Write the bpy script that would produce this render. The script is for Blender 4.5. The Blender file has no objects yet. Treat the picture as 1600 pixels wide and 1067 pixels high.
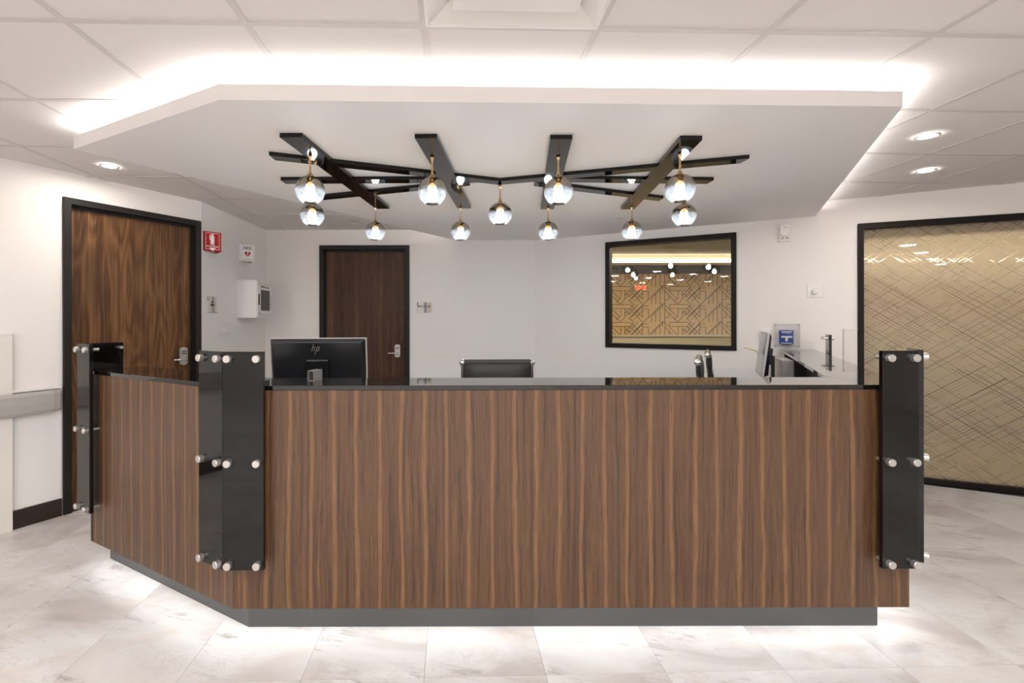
import bpy, bmesh, math, random
from mathutils import Vector, Matrix
random.seed(7)
C = bpy.context.scene.collection
SC = bpy.context.scene
PI = math.pi
R = math.radians

# ------------------------------------------------------------------ camera, world, exposure
cam = bpy.data.cameras.new('camera'); co = bpy.data.objects.new('camera', cam); C.objects.link(co)
co.location = (0, 0, 1.3424)
co.rotation_euler = (R(90), R(0.086), 0)
cam.sensor_width = 36; cam.lens = 751.0 / 1600 * 36
cam.shift_x = (800 - 730) / 1600; cam.shift_y = -(533.5 - 497.6) / 1600
cam.clip_start = 0.05
SC.camera = co
w = bpy.data.worlds.new('world'); SC.world = w; w.use_nodes = True
w.node_tree.nodes['Background'].inputs[0].default_value = (1, 0.97, 0.94, 1)
w.node_tree.nodes['Background'].inputs[1].default_value = 0.35
vs = SC.view_settings
vs.view_transform = 'Standard'; vs.look = 'None'; vs.gamma = 1; vs.use_curve_mapping = False
vs.exposure = 0.0
SC.cycles.use_denoising = True
SC.cycles.max_bounces = 10
SC.cycles.diffuse_bounces = 5
SC.cycles.transparent_max_bounces = 16
SC.cycles.sample_clamp_indirect = 4
SC.cycles.caustics_reflective = False
SC.cycles.caustics_refractive = False
CAN_L = 175.0       # radiance of the recessed lamps added behind the viewer
COVE_L = 60.0       # LED tape in the cove
KICK_L = 24.0       # LED tape under the counter
BULB_L = 110.0
DOWN_L = 450.0
FAR_L = 6.0       # cove of the next room
FAR_P = 42.0  # ceiling panels added out of view for the oak wall
FAR_G = 200.0  # linear lamps added behind the film glass

# ------------------------------------------------------------------ materials
def srgb(r, g, b):
    f = lambda c: (c / 255 / 12.92) if c / 255 <= 0.04045 else ((c / 255 + 0.055) / 1.055) ** 2.4
    return (f(r), f(g), f(b), 1)
def newmat(n):
    m = bpy.data.materials.new(n); m.use_nodes = True
    return m, m.node_tree, m.node_tree.nodes['Principled BSDF']
def plain(n, col, rough=0.5, metal=0.0, spec=0.5, bump=0.0, bscale=200, coat=0.0, var=0.0):
    m, t, p = newmat(n)
    p.inputs['Base Color'].default_value = col
    p.inputs['Roughness'].default_value = rough
    p.inputs['Metallic'].default_value = metal
    p.inputs['Specular IOR Level'].default_value = spec
    if coat: p.inputs['Coat Weight'].default_value = coat
    if bump or var:
        tc = t.nodes.new('ShaderNodeTexCoord'); ns = t.nodes.new('ShaderNodeTexNoise')
        ns.inputs['Scale'].default_value = bscale; ns.inputs['Detail'].default_value = 3
        t.links.new(tc.outputs['Object'], ns.inputs['Vector'])
        if bump:
            b = t.nodes.new('ShaderNodeBump'); b.inputs['Strength'].default_value = bump; b.inputs['Distance'].default_value = 0.002
            t.links.new(ns.outputs['Fac'], b.inputs['Height']); t.links.new(b.outputs['Normal'], p.inputs['Normal'])
        if var:
            mx = t.nodes.new('ShaderNodeMix'); mx.data_type = 'RGBA'
            mx.inputs['A'].default_value = tuple(c * (1 - var) for c in col[:3]) + (1,)
            mx.inputs['B'].default_value = tuple(min(1, c * (1 + var)) for c in col[:3]) + (1,)
            t.links.new(ns.outputs['Fac'], mx.inputs['Factor']); t.links.new(mx.outputs['Result'], p.inputs['Base Color'])
    return m
def emit(n, col, s):
    m = bpy.data.materials.new(n); m.use_nodes = True; t = m.node_tree
    t.nodes.remove(t.nodes['Principled BSDF'])
    e = t.nodes.new('ShaderNodeEmission'); e.inputs[0].default_value = col; e.inputs[1].default_value = s
    t.links.new(e.outputs[0], t.nodes['Material Output'].inputs[0])
    return m
class G:
    """tiny node-graph helper"""
    def __init__(s, t): s.t = t
    def n(s, k, **kw):
        x = s.t.nodes.new(k)
        for a, b in kw.items(): setattr(x, a, b)
        return x
    def l(s, a, b): s.t.links.new(a, b)
    def math(s, op, a, b=None, c=None):
        x = s.n('ShaderNodeMath', operation=op)
        for i, v in enumerate((a, b, c)):
            if v is None: continue
            if isinstance(v, (int, float)): x.inputs[i].default_value = v
            else: s.l(v, x.inputs[i])
        return x.outputs[0]
    def mapping(s, src, scale, loc=None):
        x = s.n('ShaderNodeMapping'); x.inputs['Scale'].default_value = scale
        if loc is not None:
            if isinstance(loc, tuple): x.inputs['Location'].default_value = loc
            else: s.l(loc, x.inputs['Location'])
        s.l(src, x.inputs['Vector']); return x.outputs[0]
    def noise(s, vec, scale, detail=3, rough=0.5, dist=0.0):
        x = s.n('ShaderNodeTexNoise'); x.inputs['Scale'].default_value = scale; x.inputs['Detail'].default_value = detail
        x.inputs['Roughness'].default_value = rough; x.inputs['Distortion'].default_value = dist
        s.l(vec, x.inputs['Vector']); return x.outputs['Fac']
    def ramp(s, fac, stops):
        x = s.n('ShaderNodeValToRGB'); e = x.color_ramp.elements
        while len(e) < len(stops): e.new(0.5)
        for k, (p, c) in enumerate(stops):
            e[k].position = p; e[k].color = c if isinstance(c, tuple) else (c, c, c, 1)
        s.l(fac, x.inputs[0]); return x.outputs[0]
    def mix(s, fac, a, b, mode='MIX'):
        x = s.n('ShaderNodeMix', data_type='RGBA', blend_type=mode)
        if isinstance(fac, (int, float)): x.inputs['Factor'].default_value = fac
        else: s.l(fac, x.inputs['Factor'])
        for k, v in (('A', a), ('B', b)):
            if isinstance(v, tuple): x.inputs[k].default_value = v
            else: s.l(v, x.inputs[k])
        return x.outputs['Result']

def zebra():
    m, t, p = newmat('zebra_laminate'); g = G(t)
    tc = g.n('ShaderNodeTexCoord').outputs['Object']
    sx = g.n('ShaderNodeSeparateXYZ'); g.l(tc, sx.inputs[0])
    wob = g.noise(g.mapping(tc, (9, 1, 1.6)), 1.0, 2)
    x = g.math('ADD', sx.outputs[0], g.math('MULTIPLY', g.math('SUBTRACT', wob, 0.5), 0.042))
    u = g.math('MULTIPLY', x, 1 / 0.094)
    fr = g.math('FRACT', u)
    d = g.math('ABSOLUTE', g.math('SUBTRACT', fr, 0.5))
    stripe = g.ramp(d, [(0.0, 0.95), (0.06, 0.8), (0.11, 0.0)])
    cmb = g.n('ShaderNodeCombineXYZ'); g.l(x, cmb.inputs[0]); g.l(g.math('MULTIPLY', sx.outputs[2], 0.02), cmb.inputs[2])
    fine = g.noise(cmb.outputs[0], 340, 3, 0.7)
    mid = g.noise(cmb.outputs[0], 62, 2, 0.6)
    base = g.ramp(mid, [(0.3, srgb(66, 43, 28)), (0.5, srgb(91, 63, 42)), (0.64, srgb(96, 67, 44)), (0.74, srgb(115, 82, 52))])
    base = g.mix(stripe, base, srgb(121, 87, 56))
    lines = g.ramp(fine, [(0.36, 0.5), (0.52, 1.0), (0.8, 1.18)])
    colr = g.mix(1.0, base, lines, 'MULTIPLY')
    g.l(colr, p.inputs['Base Color'])
    p.inputs['Roughness'].default_value = 0.38; p.inputs['Specular IOR Level'].default_value = 0.5
    return m
def walnut(name, dark, midc, light, seed, rg=0.16):
    m, t, p = newmat(name); g = G(t)
    tc = g.n('ShaderNodeTexCoord').outputs['Object']
    mp = g.mapping(tc, (1.5, 1, 0.2), (seed, 0, seed))
    low = g.noise(mp, 3.0, 2, 0.5, 0.25)
    rings = g.math('FRACT', g.math('MULTIPLY', low, 17))
    rings = g.math('ABSOLUTE', g.math('SUBTRACT', g.math('MULTIPLY', rings, 2), 1))
    fine = g.noise(g.mapping(tc, (95, 10, 1.3)), 1.0, 4, 0.7)
    bro = g.noise(g.mapping(tc, (14, 1, 0.3), (seed * 2, 0, 0)), 1.0, 3, 0.6)
    f = g.math('ADD', g.math('MULTIPLY', rings, rg), g.math('ADD', g.math('MULTIPLY', fine, 0.62), g.math('MULTIPLY', bro, 0.62)))
    colr = g.ramp(f, [(0.42, dark), (0.68, midc), (0.98, light)])
    g.l(colr, p.inputs['Base Color'])
    p.inputs['Roughness'].default_value = 0.45; p.inputs['Specular IOR Level'].default_value = 0.15
    return m
def granite(name, rough=0.035):
    m, t, p = newmat(name); g = G(t)
    tc = g.n('ShaderNodeTexCoord').outputs['Object']
    n = g.noise(tc, 900, 2, 0.7)
    c = g.ramp(n, [(0.5, srgb(9, 8, 7)), (0.62, srgb(30, 26, 24)), (0.74, srgb(96, 90, 84))])
    g.l(c, p.inputs['Base Color'])
    p.inputs['Roughness'].default_value = rough; p.inputs['Specular IOR Level'].default_value = 0.55; p.inputs['Coat Weight'].default_value = 0.4; p.inputs['Coat Roughness'].default_value = 0.01
    return m
def marble():
    m, t, p = newmat('marble_tile'); g = G(t)
    tc = g.n('ShaderNodeTexCoord').outputs['Object']
    oi = g.n('ShaderNodeObjectInfo')
    cmb = g.n('ShaderNodeCombineXYZ')
    g.l(g.math('MULTIPLY', oi.outputs['Random'], 37.0), cmb.inputs[0]); g.l(g.math('MULTIPLY', oi.outputs['Random'], 91.0), cmb.inputs[1])
    v = g.mapping(tc, (1, 1.6, 1), cmb.outputs[0])
    cloud = g.noise(v, 1.7, 4, 0.55, 0.6)
    warm = g.noise(v, 3.1, 5, 0.6, 1.2)
    vr = g.n('ShaderNodeVectorRotate', rotation_type='Z_AXIS'); vr.inputs['Angle'].default_value = R(28); g.l(v, vr.inputs['Vector'])
    st = g.noise(g.mapping(vr.outputs[0], (3.2, 9.0, 1)), 1.3, 9, 0.72, 0.5)
    vm = g.math('MULTIPLY', g.ramp(st, [(0.53, 0.0), (0.68, 1.0)]), g.ramp(g.noise(v, 2.3, 3, 0.5, 0.4), [(0.5, 0.0), (0.62, 1.0)]))
    c = g.ramp(cloud, [(0.3, srgb(227, 225, 223)), (0.5, srgb(214, 210, 207)), (0.68, srgb(188, 180, 175))])
    c = g.mix(g.math('MULTIPLY', g.ramp(warm, [(0.52, 0.0), (0.7, 1.0)]), 0.36), c, srgb(206, 190, 174))
    fv = g.math('ABSOLUTE', g.math('SUBTRACT', g.noise(g.mapping(vr.outputs[0], (1.4, 2.6, 1)), 2.2, 8, 0.68, 1.4), 0.5))
    fm = g.math('MULTIPLY', g.ramp(fv, [(0.0, 1.0), (0.006, 0.6), (0.02, 0.0)]), g.ramp(g.noise(v, 1.9, 2), [(0.46, 0.0), (0.6, 0.32)]))
    c = g.mix(fm, c, srgb(160, 147, 139))
    c = g.mix(g.math('MULTIPLY', vm, 0.9), c, srgb(136, 124, 119))
    tint = g.ramp(oi.outputs['Random'], [(0.0, (0.93, 0.92, 0.91, 1)), (1.0, (1.0, 1.0, 1.0, 1))])
    g.l(g.mix(1.0, c, tint, 'MULTIPLY'), p.inputs['Base Color'])
    p.inputs['Roughness'].default_value = 0.36; p.inputs['Specular IOR Level'].default_value = 0.35
    return m
def clear_glass(name, tint=(0.96, 0.97, 0.96, 1), ior=1.5):
    m = bpy.data.materials.new(name); m.use_nodes = True; t = m.node_tree; g = G(t)
    t.nodes.remove(t.nodes['Principled BSDF'])
    ge = g.n('ShaderNodeNewGeometry'); fr = g.n('ShaderNodeFresnel'); g.l(g.math('MULTIPLY_ADD', ge.outputs['Backfacing'], 1/ior-ior, ior), fr.inputs[0])
    tr = g.n('ShaderNodeBsdfTransparent'); tr.inputs[0].default_value = tint
    gl = g.n('ShaderNodeBsdfGlossy'); gl.inputs['Roughness'].default_value = 0.0
    mx = g.n('ShaderNodeMixShader'); g.l(fr.outputs[0], mx.inputs[0]); g.l(tr.outputs[0], mx.inputs[1]); g.l(gl.outputs[0], mx.inputs[2])
    g.l(mx.outputs[0], t.nodes['Material Output'].inputs[0])
    return m
def globe_glass():
    # mirror-smoked upper half fading into clear lower half, as on the real shades
    m = bpy.data.materials.new('smoked_globe_glass'); m.use_nodes = True; t = m.node_tree; g = G(t)
    t.nodes.remove(t.nodes['Principled BSDF'])
    sx = g.n('ShaderNodeSeparateXYZ'); g.l(g.n('ShaderNodeTexCoord').outputs['Object'], sx.inputs[0])
    h = g.math('MULTIPLY_ADD', sx.outputs[2], 1 / 0.15, 0.5)
    tint = g.ramp(h, [(0.0, srgb(238, 243, 248)), (0.42, srgb(226, 234, 243)), (0.55, srgb(160, 148, 130)), (0.8, srgb(134, 118, 94)), (1.0, srgb(100, 88, 72))])
    fr = g.n('ShaderNodeLayerWeight'); fr.inputs[0].default_value = 0.28
    refl = g.math('ADD', g.math('MULTIPLY', fr.outputs['Fresnel'], 0.8), g.ramp(h, [(0.3, 0.03), (0.52, 0.08), (0.56, 0.36), (1.0, 0.42)]))
    refl = g.math('MINIMUM', refl, 0.9)
    tr = g.n('ShaderNodeBsdfTransparent'); g.l(tint, tr.inputs[0])
    gl = g.n('ShaderNodeBsdfGlossy'); gl.inputs['Roughness'].default_value = 0.01
    gl.inputs[0].default_value = srgb(225, 220, 214)
    mx = g.n('ShaderNodeMixShader'); g.l(refl, mx.inputs[0]); g.l(tr.outputs[0], mx.inputs[1]); g.l(gl.outputs[0], mx.inputs[2])
    tl = g.n('ShaderNodeBsdfTranslucent'); tl.inputs[0].default_value = srgb(235, 242, 250)
    mz = g.n('ShaderNodeMixShader'); g.l(g.ramp(h, [(0.0, 0.05), (0.45, 0.035), (0.6, 0.0)]), mz.inputs[0]); g.l(mx.outputs[0], mz.inputs[1]); g.l(tl.outputs[0], mz.inputs[2])
    g.l(mz.outputs[0], t.nodes['Material Output'].inputs[0])
    return m
def film_glass():
    """frosted film with clear crossing hair lines (two directions, broken into lengths)"""
    m = bpy.data.materials.new('frosted_film_glass'); m.use_nodes = True; t = m.node_tree; g = G(t)
    t.nodes.remove(t.nodes['Principled BSDF'])
    tc = g.n('ShaderNodeTexCoord').outputs['Object']
    sx = g.n('ShaderNodeSeparateXYZ'); g.l(tc, sx.inputs[0])
    masks = []
    for sgn, sp, ln, seed, wd in ((1, 0.036, 0.55, 3.1, 0.075), (-1, 0.036, 0.5, 8.7, 0.075), (1, 0.021, 0.26, 15.3, 0.085), (-1, 0.023, 0.3, 21.9, 0.085)):
        a = R(36) * sgn
        u = g.math('ADD', g.math('MULTIPLY', sx.outputs[0], math.cos(a)), g.math('MULTIPLY', sx.outputs[2], math.sin(a)))
        v = g.math('ADD', g.math('MULTIPLY', sx.outputs[0], -math.sin(a)), g.math('MULTIPLY', sx.outputs[2], math.cos(a)))
        vi = g.math('DIVIDE', v, sp)
        row = g.math('FLOOR', vi); fr = g.math('FRACT', vi)
        wn = g.n('ShaderNodeTexWhiteNoise', noise_dimensions='2D'); c = g.n('ShaderNodeCombineXYZ'); g.l(row, c.inputs[0]); c.inputs[1].default_value = seed; g.l(c.outputs[0], wn.inputs['Vector'])
        seg = g.math('FLOOR', g.math('ADD', g.math('DIVIDE', u, ln), g.math('MULTIPLY', wn.outputs['Value'], 7.0)))
        wn2 = g.n('ShaderNodeTexWhiteNoise', noise_dimensions='3D'); c2 = g.n('ShaderNodeCombineXYZ'); g.l(row, c2.inputs[0]); g.l(seg, c2.inputs[1]); c2.inputs[2].default_value = seed; g.l(c2.outputs[0], wn2.inputs['Vector'])
        on = g.math('GREATER_THAN', wn2.outputs['Value'], 0.66)
        th = g.math('LESS_THAN', g.math('ABSOLUTE', g.math('SUBTRACT', fr, 0.5)), wd)
        masks.append(g.math('MULTIPLY', g.math('MULTIPLY', on, th), g.math('MULTIPLY_ADD', wn2.outputs['Value'], 1.2, -0.35)))
    mk = masks[0]
    for q in masks[1:]: mk = g.math('MAXIMUM', mk, q)
    mk = g.math('MINIMUM', mk, 0.8)
    tl = g.n('ShaderNodeBsdfTranslucent'); tl.inputs[0].default_value = srgb(243, 232, 216)
    df = g.n('ShaderNodeBsdfDiffuse'); df.inputs[0].default_value = srgb(214, 200, 178)
    rf = g.n('ShaderNodeBsdfRefraction'); rf.inputs['IOR'].default_value = 1.25; rf.inputs['Roughness'].default_value = 0.42; rf.inputs[0].default_value = srgb(252, 246, 238)
    m0 = g.n('ShaderNodeMixShader'); m0.inputs[0].default_value = 0.72; g.l(tl.outputs[0], m0.inputs[1]); g.l(rf.outputs[0], m0.inputs[2])
    m1 = g.n('ShaderNodeMixShader'); m1.inputs[0].default_value = 0.10; g.l(m0.outputs[0], m1.inputs[1]); g.l(df.outputs[0], m1.inputs[2])
    tr = g.n('ShaderNodeBsdfTransparent'); tr.inputs[0].default_value = (0.9, 0.88, 0.85, 1)
    m2 = g.n('ShaderNodeMixShader'); g.l(mk, m2.inputs[0]); g.l(m1.outputs[0], m2.inputs[1]); g.l(tr.outputs[0], m2.inputs[2])
    fz = g.n('ShaderNodeFresnel'); fz.inputs[0].default_value = 1.5
    gl = g.n('ShaderNodeBsdfGlossy'); gl.inputs['Roughness'].default_value = 0.02
    m3 = g.n('ShaderNodeMixShader'); g.l(fz.outputs[0], m3.inputs[0]); g.l(m2.outputs[0], m3.inputs[1]); g.l(gl.outputs[0], m3.inputs[2])
    g.l(m3.outputs[0], t.nodes['Material Output'].inputs[0])
    return m

M = dict(
    wall=plain('wall_paint', srgb(237, 231, 226), 0.55, bump=0.03, bscale=350),
    wainscot=plain('wainscot_sheet', srgb(237, 233, 230), 0.4),
    ceil=plain('ceiling_board', srgb(226, 220, 216), 0.85, bump=0.10, bscale=420, var=0.02),
    tee=plain('ceiling_tee_metal', srgb(206, 200, 196), 0.5),
    soffit=plain('soffit_paint', srgb(237, 233, 231), 0.6),
    frame=plain('dark_frame_paint', srgb(34, 30, 28), 0.48, spec=0.2, var=0.05, bscale=30),
    wframe=plain('window_frame_paint', srgb(24, 18, 15), 0.45, spec=0.18),
    base=plain('dark_baseboard', srgb(40, 27, 20), 0.4),
    zebra=zebra(),
    walnut=walnut('walnut_door_left', srgb(50, 31, 19), srgb(88, 60, 38), srgb(140, 100, 64), 1.3),
    walnut2=walnut('walnut_door_back', srgb(46, 31, 23), srgb(76, 54, 40), srgb(112, 82, 58), 4.2, 0.08),
    granite=granite('black_granite'),
    plate=plain('black_glass_plate', srgb(17, 14, 13), 0.05, spec=0.36),
    bar=plain('black_gloss_lacquer', srgb(10, 7, 6), 0.03, spec=0.38),
    kick=plain('grey_stone_kick', srgb(66, 65, 64), 0.35, var=0.1, bscale=500),
    steel=plain('brushed_steel', srgb(206, 201, 196), 0.32, 0.85),
    chrome=plain('chrome', srgb(225, 225, 226), 0.1, 1.0),
    dchrome=plain('dark_chrome', srgb(96, 94, 93), 0.18, 0.9),
    gold=plain('pale_gold_rod', srgb(214, 180, 132), 0.25, 0.8),
    marble=marble(),
    rail=plain('grey_handrail_vinyl', srgb(170, 164, 160), 0.45, bump=0.1, bscale=500),
    guard=plain('cream_corner_guard', srgb(228, 221, 213), 0.45),
    white=plain('white_plastic', srgb(236, 232, 228), 0.4),
    offwhite=plain('ivory_plastic', srgb(232, 226, 218), 0.4),
    grey=plain('silver_grey_plastic', srgb(176, 171, 168), 0.4),
    mgrey=plain('mid_grey_plastic', srgb(128, 122, 120), 0.4),
    dgrey=plain('dark_grey_plastic', srgb(58, 56, 56), 0.4),
    black=plain('black_plastic', srgb(17, 17, 19), 0.3),
    monback=plain('monitor_back_gloss', srgb(22, 22, 25), 0.28, spec=0.6),
    screen=plain('dark_screen', srgb(30, 29, 28), 0.08, spec=0.7),
    leather=plain('black_leather', srgb(44, 39, 36), 0.45, bump=0.15, bscale=260),
    red=plain('sign_red', srgb(160, 4, 10), 0.5, spec=0.3),
    pinkwhite=plain('sign_white_print', srgb(248, 232, 230), 0.4),
    ink=plain('black_ink', srgb(30, 28, 28), 0.5),
    blue=plain('station_blue', srgb(24, 66, 150), 0.35),
    stripe_grey=plain('sign_grey_stripe', srgb(140, 136, 136), 0.4),
    stripe_blue=plain('sign_blue_stripe', srgb(122, 130, 158), 0.4),
    stripe_beige=plain('sign_beige_stripe', srgb(208, 196, 178), 0.4),
    stripe_maroon=plain('sign_maroon_stripe', srgb(120, 62, 70), 0.4),
    yellow=plain('yellow_cable', srgb(206, 170, 60), 0.5),
    tan=plain('oak_veneer', srgb(206, 174, 128), 0.5, var=0.06, bscale=25),
    groove=plain('dark_groove', srgb(40, 27, 18), 0.7),
    darkband=plain('charcoal_valance', srgb(48, 45, 42), 0.5),
    farwall=plain('far_room_paint', srgb(206, 198, 178), 0.6),
    farfloor=plain('far_room_floor', srgb(72, 65, 58), 0.5),
    farceil=plain('far_room_ceiling', srgb(196, 188, 172), 0.8),
    brown=plain('dark_brown_inside', srgb(48, 34, 26), 0.6),
    glass=clear_glass('clear_glass', (0.93, 0.93, 0.9, 1)),
    clearcover=clear_glass('clear_cover', (0.97, 0.97, 0.97, 1), 1.3),
    globe=globe_glass(),
    film=film_glass(),
    e_cove=emit('cove_led', (1, 0.985, 0.97, 1), COVE_L),
    e_kick=emit('kick_led', (0.97, 0.985, 1, 1), KICK_L),
    e_bulb=emit('bulb_glow', (0.93, 0.97, 1, 1), BULB_L),
    e_down=emit('downlight_glow', (1, 0.93, 0.84, 1), DOWN_L),
    e_can=emit('added_lobby_glow', (0.96, 0.985, 1.0, 1), CAN_L),
    e_far=emit('far_cove_led', (1, 0.88, 0.66, 1), FAR_L),
    e_farg=emit('added_linear_glow', (1, 0.84, 0.6, 1), FAR_G),
    e_farp=emit('added_panel_glow', (1, 0.86, 0.66, 1), FAR_P),
    e_exit=emit('exit_red', (1, 0.05, 0.03, 1), 40.0),
)

# ------------------------------------------------------------------ mesh helpers
class MB:
    def __init__(s): s.v = []; s.f = []; s.sm = []
    def add(s, vs, fs, smooth=False):
        o = len(s.v); s.v += [tuple(v) for v in vs]
        for f in fs: s.f.append([i + o for i in f]); s.sm.append(smooth)
        return s
    def box(s, x0, y0, z0, x1, y1, z1):
        v = [(x0,y0,z0),(x1,y0,z0),(x1,y1,z0),(x0,y1,z0),(x0,y0,z1),(x1,y0,z1),(x1,y1,z1),(x0,y1,z1)]
        return s.add(v, [(0,3,2,1),(4,5,6,7),(0,1,5,4),(1,2,6,5),(2,3,7,6),(3,0,4,7)])
    def prism(s, poly, z0, z1):
        a = sum(poly[i][0]*poly[(i+1)%len(poly)][1]-poly[(i+1)%len(poly)][0]*poly[i][1] for i in range(len(poly)))
        if a < 0: poly = poly[::-1]
        n = len(poly); v = [(x,y,z0) for x,y in poly] + [(x,y,z1) for x,y in poly]
        f = [tuple(range(n))[::-1], tuple(range(n,2*n))] + [(i,(i+1)%n,n+(i+1)%n,n+i) for i in range(n)]
        return s.add(v, f)
    def vprism(s, poly, y0, y1):
        """polygon in the xz plane extruded along y"""
        a = sum(poly[i][0]*poly[(i+1)%len(poly)][1]-poly[(i+1)%len(poly)][0]*poly[i][1] for i in range(len(poly)))
        if a < 0: poly = poly[::-1]
        n = len(poly); v = [(x,y0,z) for x,z in poly] + [(x,y1,z) for x,z in poly]
        f = [tuple(range(n)), tuple(range(n,2*n))[::-1]] + [(i,n+i,n+(i+1)%n,(i+1)%n) for i in range(n)]
        return s.add(v, f)
    def cyl(s, p0, p1, r0, r1=None, n=16, cap=True):
        r1 = r0 if r1 is None else r1
        p0, p1 = Vector(p0), Vector(p1); d = (p1-p0).normalized()
        a = d.orthogonal().normalized(); b = d.cross(a)
        ring = lambda p, r: [p + (a*math.cos(2*PI*k/n) + b*math.sin(2*PI*k/n))*r for k in range(n)]
        o = ring(p0,r0)+ring(p1,r1)
        s.add(o, [(k,(k+1)%n,n+(k+1)%n,n+k) for k in range(n)], True)
        if cap: s.add(o, [tuple(range(n))[::-1], tuple(range(n,2*n))])
        return s
    def lathe(s, prof, n=24, c=(0,0,0)):
        vs = []
        for r, z in prof: vs += [(c[0]+r*math.cos(2*PI*k/n), c[1]+r*math.sin(2*PI*k/n), c[2]+z) for k in range(n)]
        fs = [(j*n+k, j*n+(k+1)%n, (j+1)*n+(k+1)%n, (j+1)*n+k) for j in range(len(prof)-1) for k in range(n)]
        return s.add(vs, fs, True)
    def tube(s, pts, r, n=8):
        pts = [Vector(p) for p in pts]; vs = []; a = None
        for i, p in enumerate(pts):
            d = (pts[min(i+1,len(pts)-1)] - pts[max(i-1,0)]).normalized()
            a = d.orthogonal().normalized() if a is None else (a - d*a.dot(d)).normalized()
            b = d.cross(a)
            vs += [p + (a*math.cos(2*PI*k/n)+b*math.sin(2*PI*k/n))*r for k in range(n)]
        m = len(pts)
        s.add(vs, [(j*n+k, j*n+(k+1)%n, (j+1)*n+(k+1)%n, (j+1)*n+k) for j in range(m-1) for k in range(n)], True)
        return s.add([vs[k] for k in range(n)] + [vs[(m-1)*n+k] for k in range(n)], [tuple(range(n))[::-1], tuple(range(n,2*n))])
    def mesh(s, name, mat, bevel=0.0, seg=2):
        me = bpy.data.meshes.new(name); me.from_pydata(s.v, [], s.f); me.update()
        for p, q in zip(me.polygons, s.sm): p.use_smooth = q
        bm = bmesh.new(); bm.from_mesh(me)
        if bevel:
            bmesh.ops.remove_doubles(bm, verts=bm.verts, dist=1e-6)
            es = [e for e in bm.edges if len(e.link_faces) == 2 and e.calc_face_angle(0) > 0.6]
            bmesh.ops.bevel(bm, geom=es, offset=bevel, segments=seg, affect='EDGES', profile=0.5, clamp_overlap=True)
        bmesh.ops.recalc_face_normals(bm, faces=bm.faces)
        bm.to_mesh(me); bm.free()
        me.materials.append(mat)
        return me
    def build(s, name, mat, parent=None, bevel=0.0, seg=2, loc=None, rz=0.0):
        o = bpy.data.objects.new(name, s.mesh(name, mat, bevel, seg)); C.objects.link(o)
        if parent: o.parent = parent
        if loc: o.location = loc
        if rz: o.rotation_euler = (0,0,rz)
        return o
def inst(name, me, parent=None, loc=(0,0,0), rot=(0,0,0)):
    o = bpy.data.objects.new(name, me); C.objects.link(o); o.location = loc; o.rotation_euler = rot
    if parent: o.parent = parent
    return o
def empty(name, loc=(0,0,0), rz=0.0):
    o = bpy.data.objects.new(name, None); C.objects.link(o); o.location = loc; o.rotation_euler = (0,0,rz)
    o.empty_display_size = 0.1
    return o
def tag(o, label=None, cat=None, group=None, kind=None):
    for k, v in (('label',label),('category',cat),('group',group),('kind',kind)):
        if v: o[k] = v
    return o
def thing(name, label, cat, loc, rz=0.0, group=None): return tag(empty(name, loc, rz), label, cat, group)
def struct(name, label, loc=(0,0,0), rz=0.0): return tag(empty(name, loc, rz), label, None, None, 'structure')
def copy_tree(o, parent=None):
    c = o.copy(); C.objects.link(c)
    if parent: c.parent = parent
    for ch in o.children: copy_tree(ch, c)
    return c
def lettering(text, size, mat, parent, x, z, y, align='CENTER', name='lettering', xs=1.0, th=0.0004):
    cu = bpy.data.curves.new('t', 'FONT'); cu.body = text; cu.size = size; cu.align_x = align; cu.align_y = 'CENTER'; cu.extrude = th; cu.resolution_u = 3; cu.offset = size*0.018
    to = bpy.data.objects.new('t', cu); C.objects.link(to)
    dg = bpy.context.evaluated_depsgraph_get()
    me = bpy.data.meshes.new_from_object(to.evaluated_get(dg))
    bpy.data.objects.remove(to); bpy.data.curves.remove(cu)
    me.transform(Matrix.Rotation(PI/2, 4, 'X') @ Matrix.Diagonal((xs,1,1,1)))
    me.materials.clear(); me.materials.append(mat); me.name = name
    return inst(name, me, parent, (x, y, z))
def clip(poly, a, b, c):
    """keep the part of poly where a*x+b*y<=c"""
    out = []
    for i in range(len(poly)):
        p, q = poly[i], poly[(i+1) % len(poly)]
        dp, dq = a*p[0]+b*p[1]-c, a*q[0]+b*q[1]-c
        if dp <= 0: out.append(p)
        if dp*dq < 0:
            t = dp/(dp-dq); out.append((p[0]+t*(q[0]-p[0]), p[1]+t*(q[1]-p[1])))
    return out
def half(p, a):
    """room side of a wall through p heading a (wall is on the left-hand side of the heading)"""
    n = (-math.sin(a), math.cos(a)); return n[0], n[1], n[0]*p[0]+n[1]*p[1]

# ------------------------------------------------------------------ plan of the room (metres)
ZC = 2.355; ZS = 2.236
LW = (-2.296, 4.157); LA = 1.0605                     # left wall ends here, heading
BW = 5.49; AX = -2.300                                # back wall, alcove side wall
WC = (0.773, 5.49); GC = (3.31, 4.077)                # window wall corners
WA = math.atan2(GC[1]-WC[1], GC[0]-WC[0])
GA = math.atan2(3.66-4.077, 4.24-3.31)
def room_pieces(poly):
    """clip a polygon to the reception room"""
    for h in ((0,1,BW), half(WC, WA), half(GC, GA), (0,-1,4.2), (1,0,6.4)):
        poly = clip(poly, *h)
        if len(poly) < 3: return []
    out = []
    a = clip(poly, 0, -1, -LW[1])
    if len(a) > 2: a = clip(a, -1, 0, -AX)
    if len(a) > 2: out.append(a)
    b = clip(poly, 0, 1, LW[1])
    if len(b) > 2: b = clip(b, *half(LW, LA))
    if len(b) > 2: out.append(b)
    return out
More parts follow.
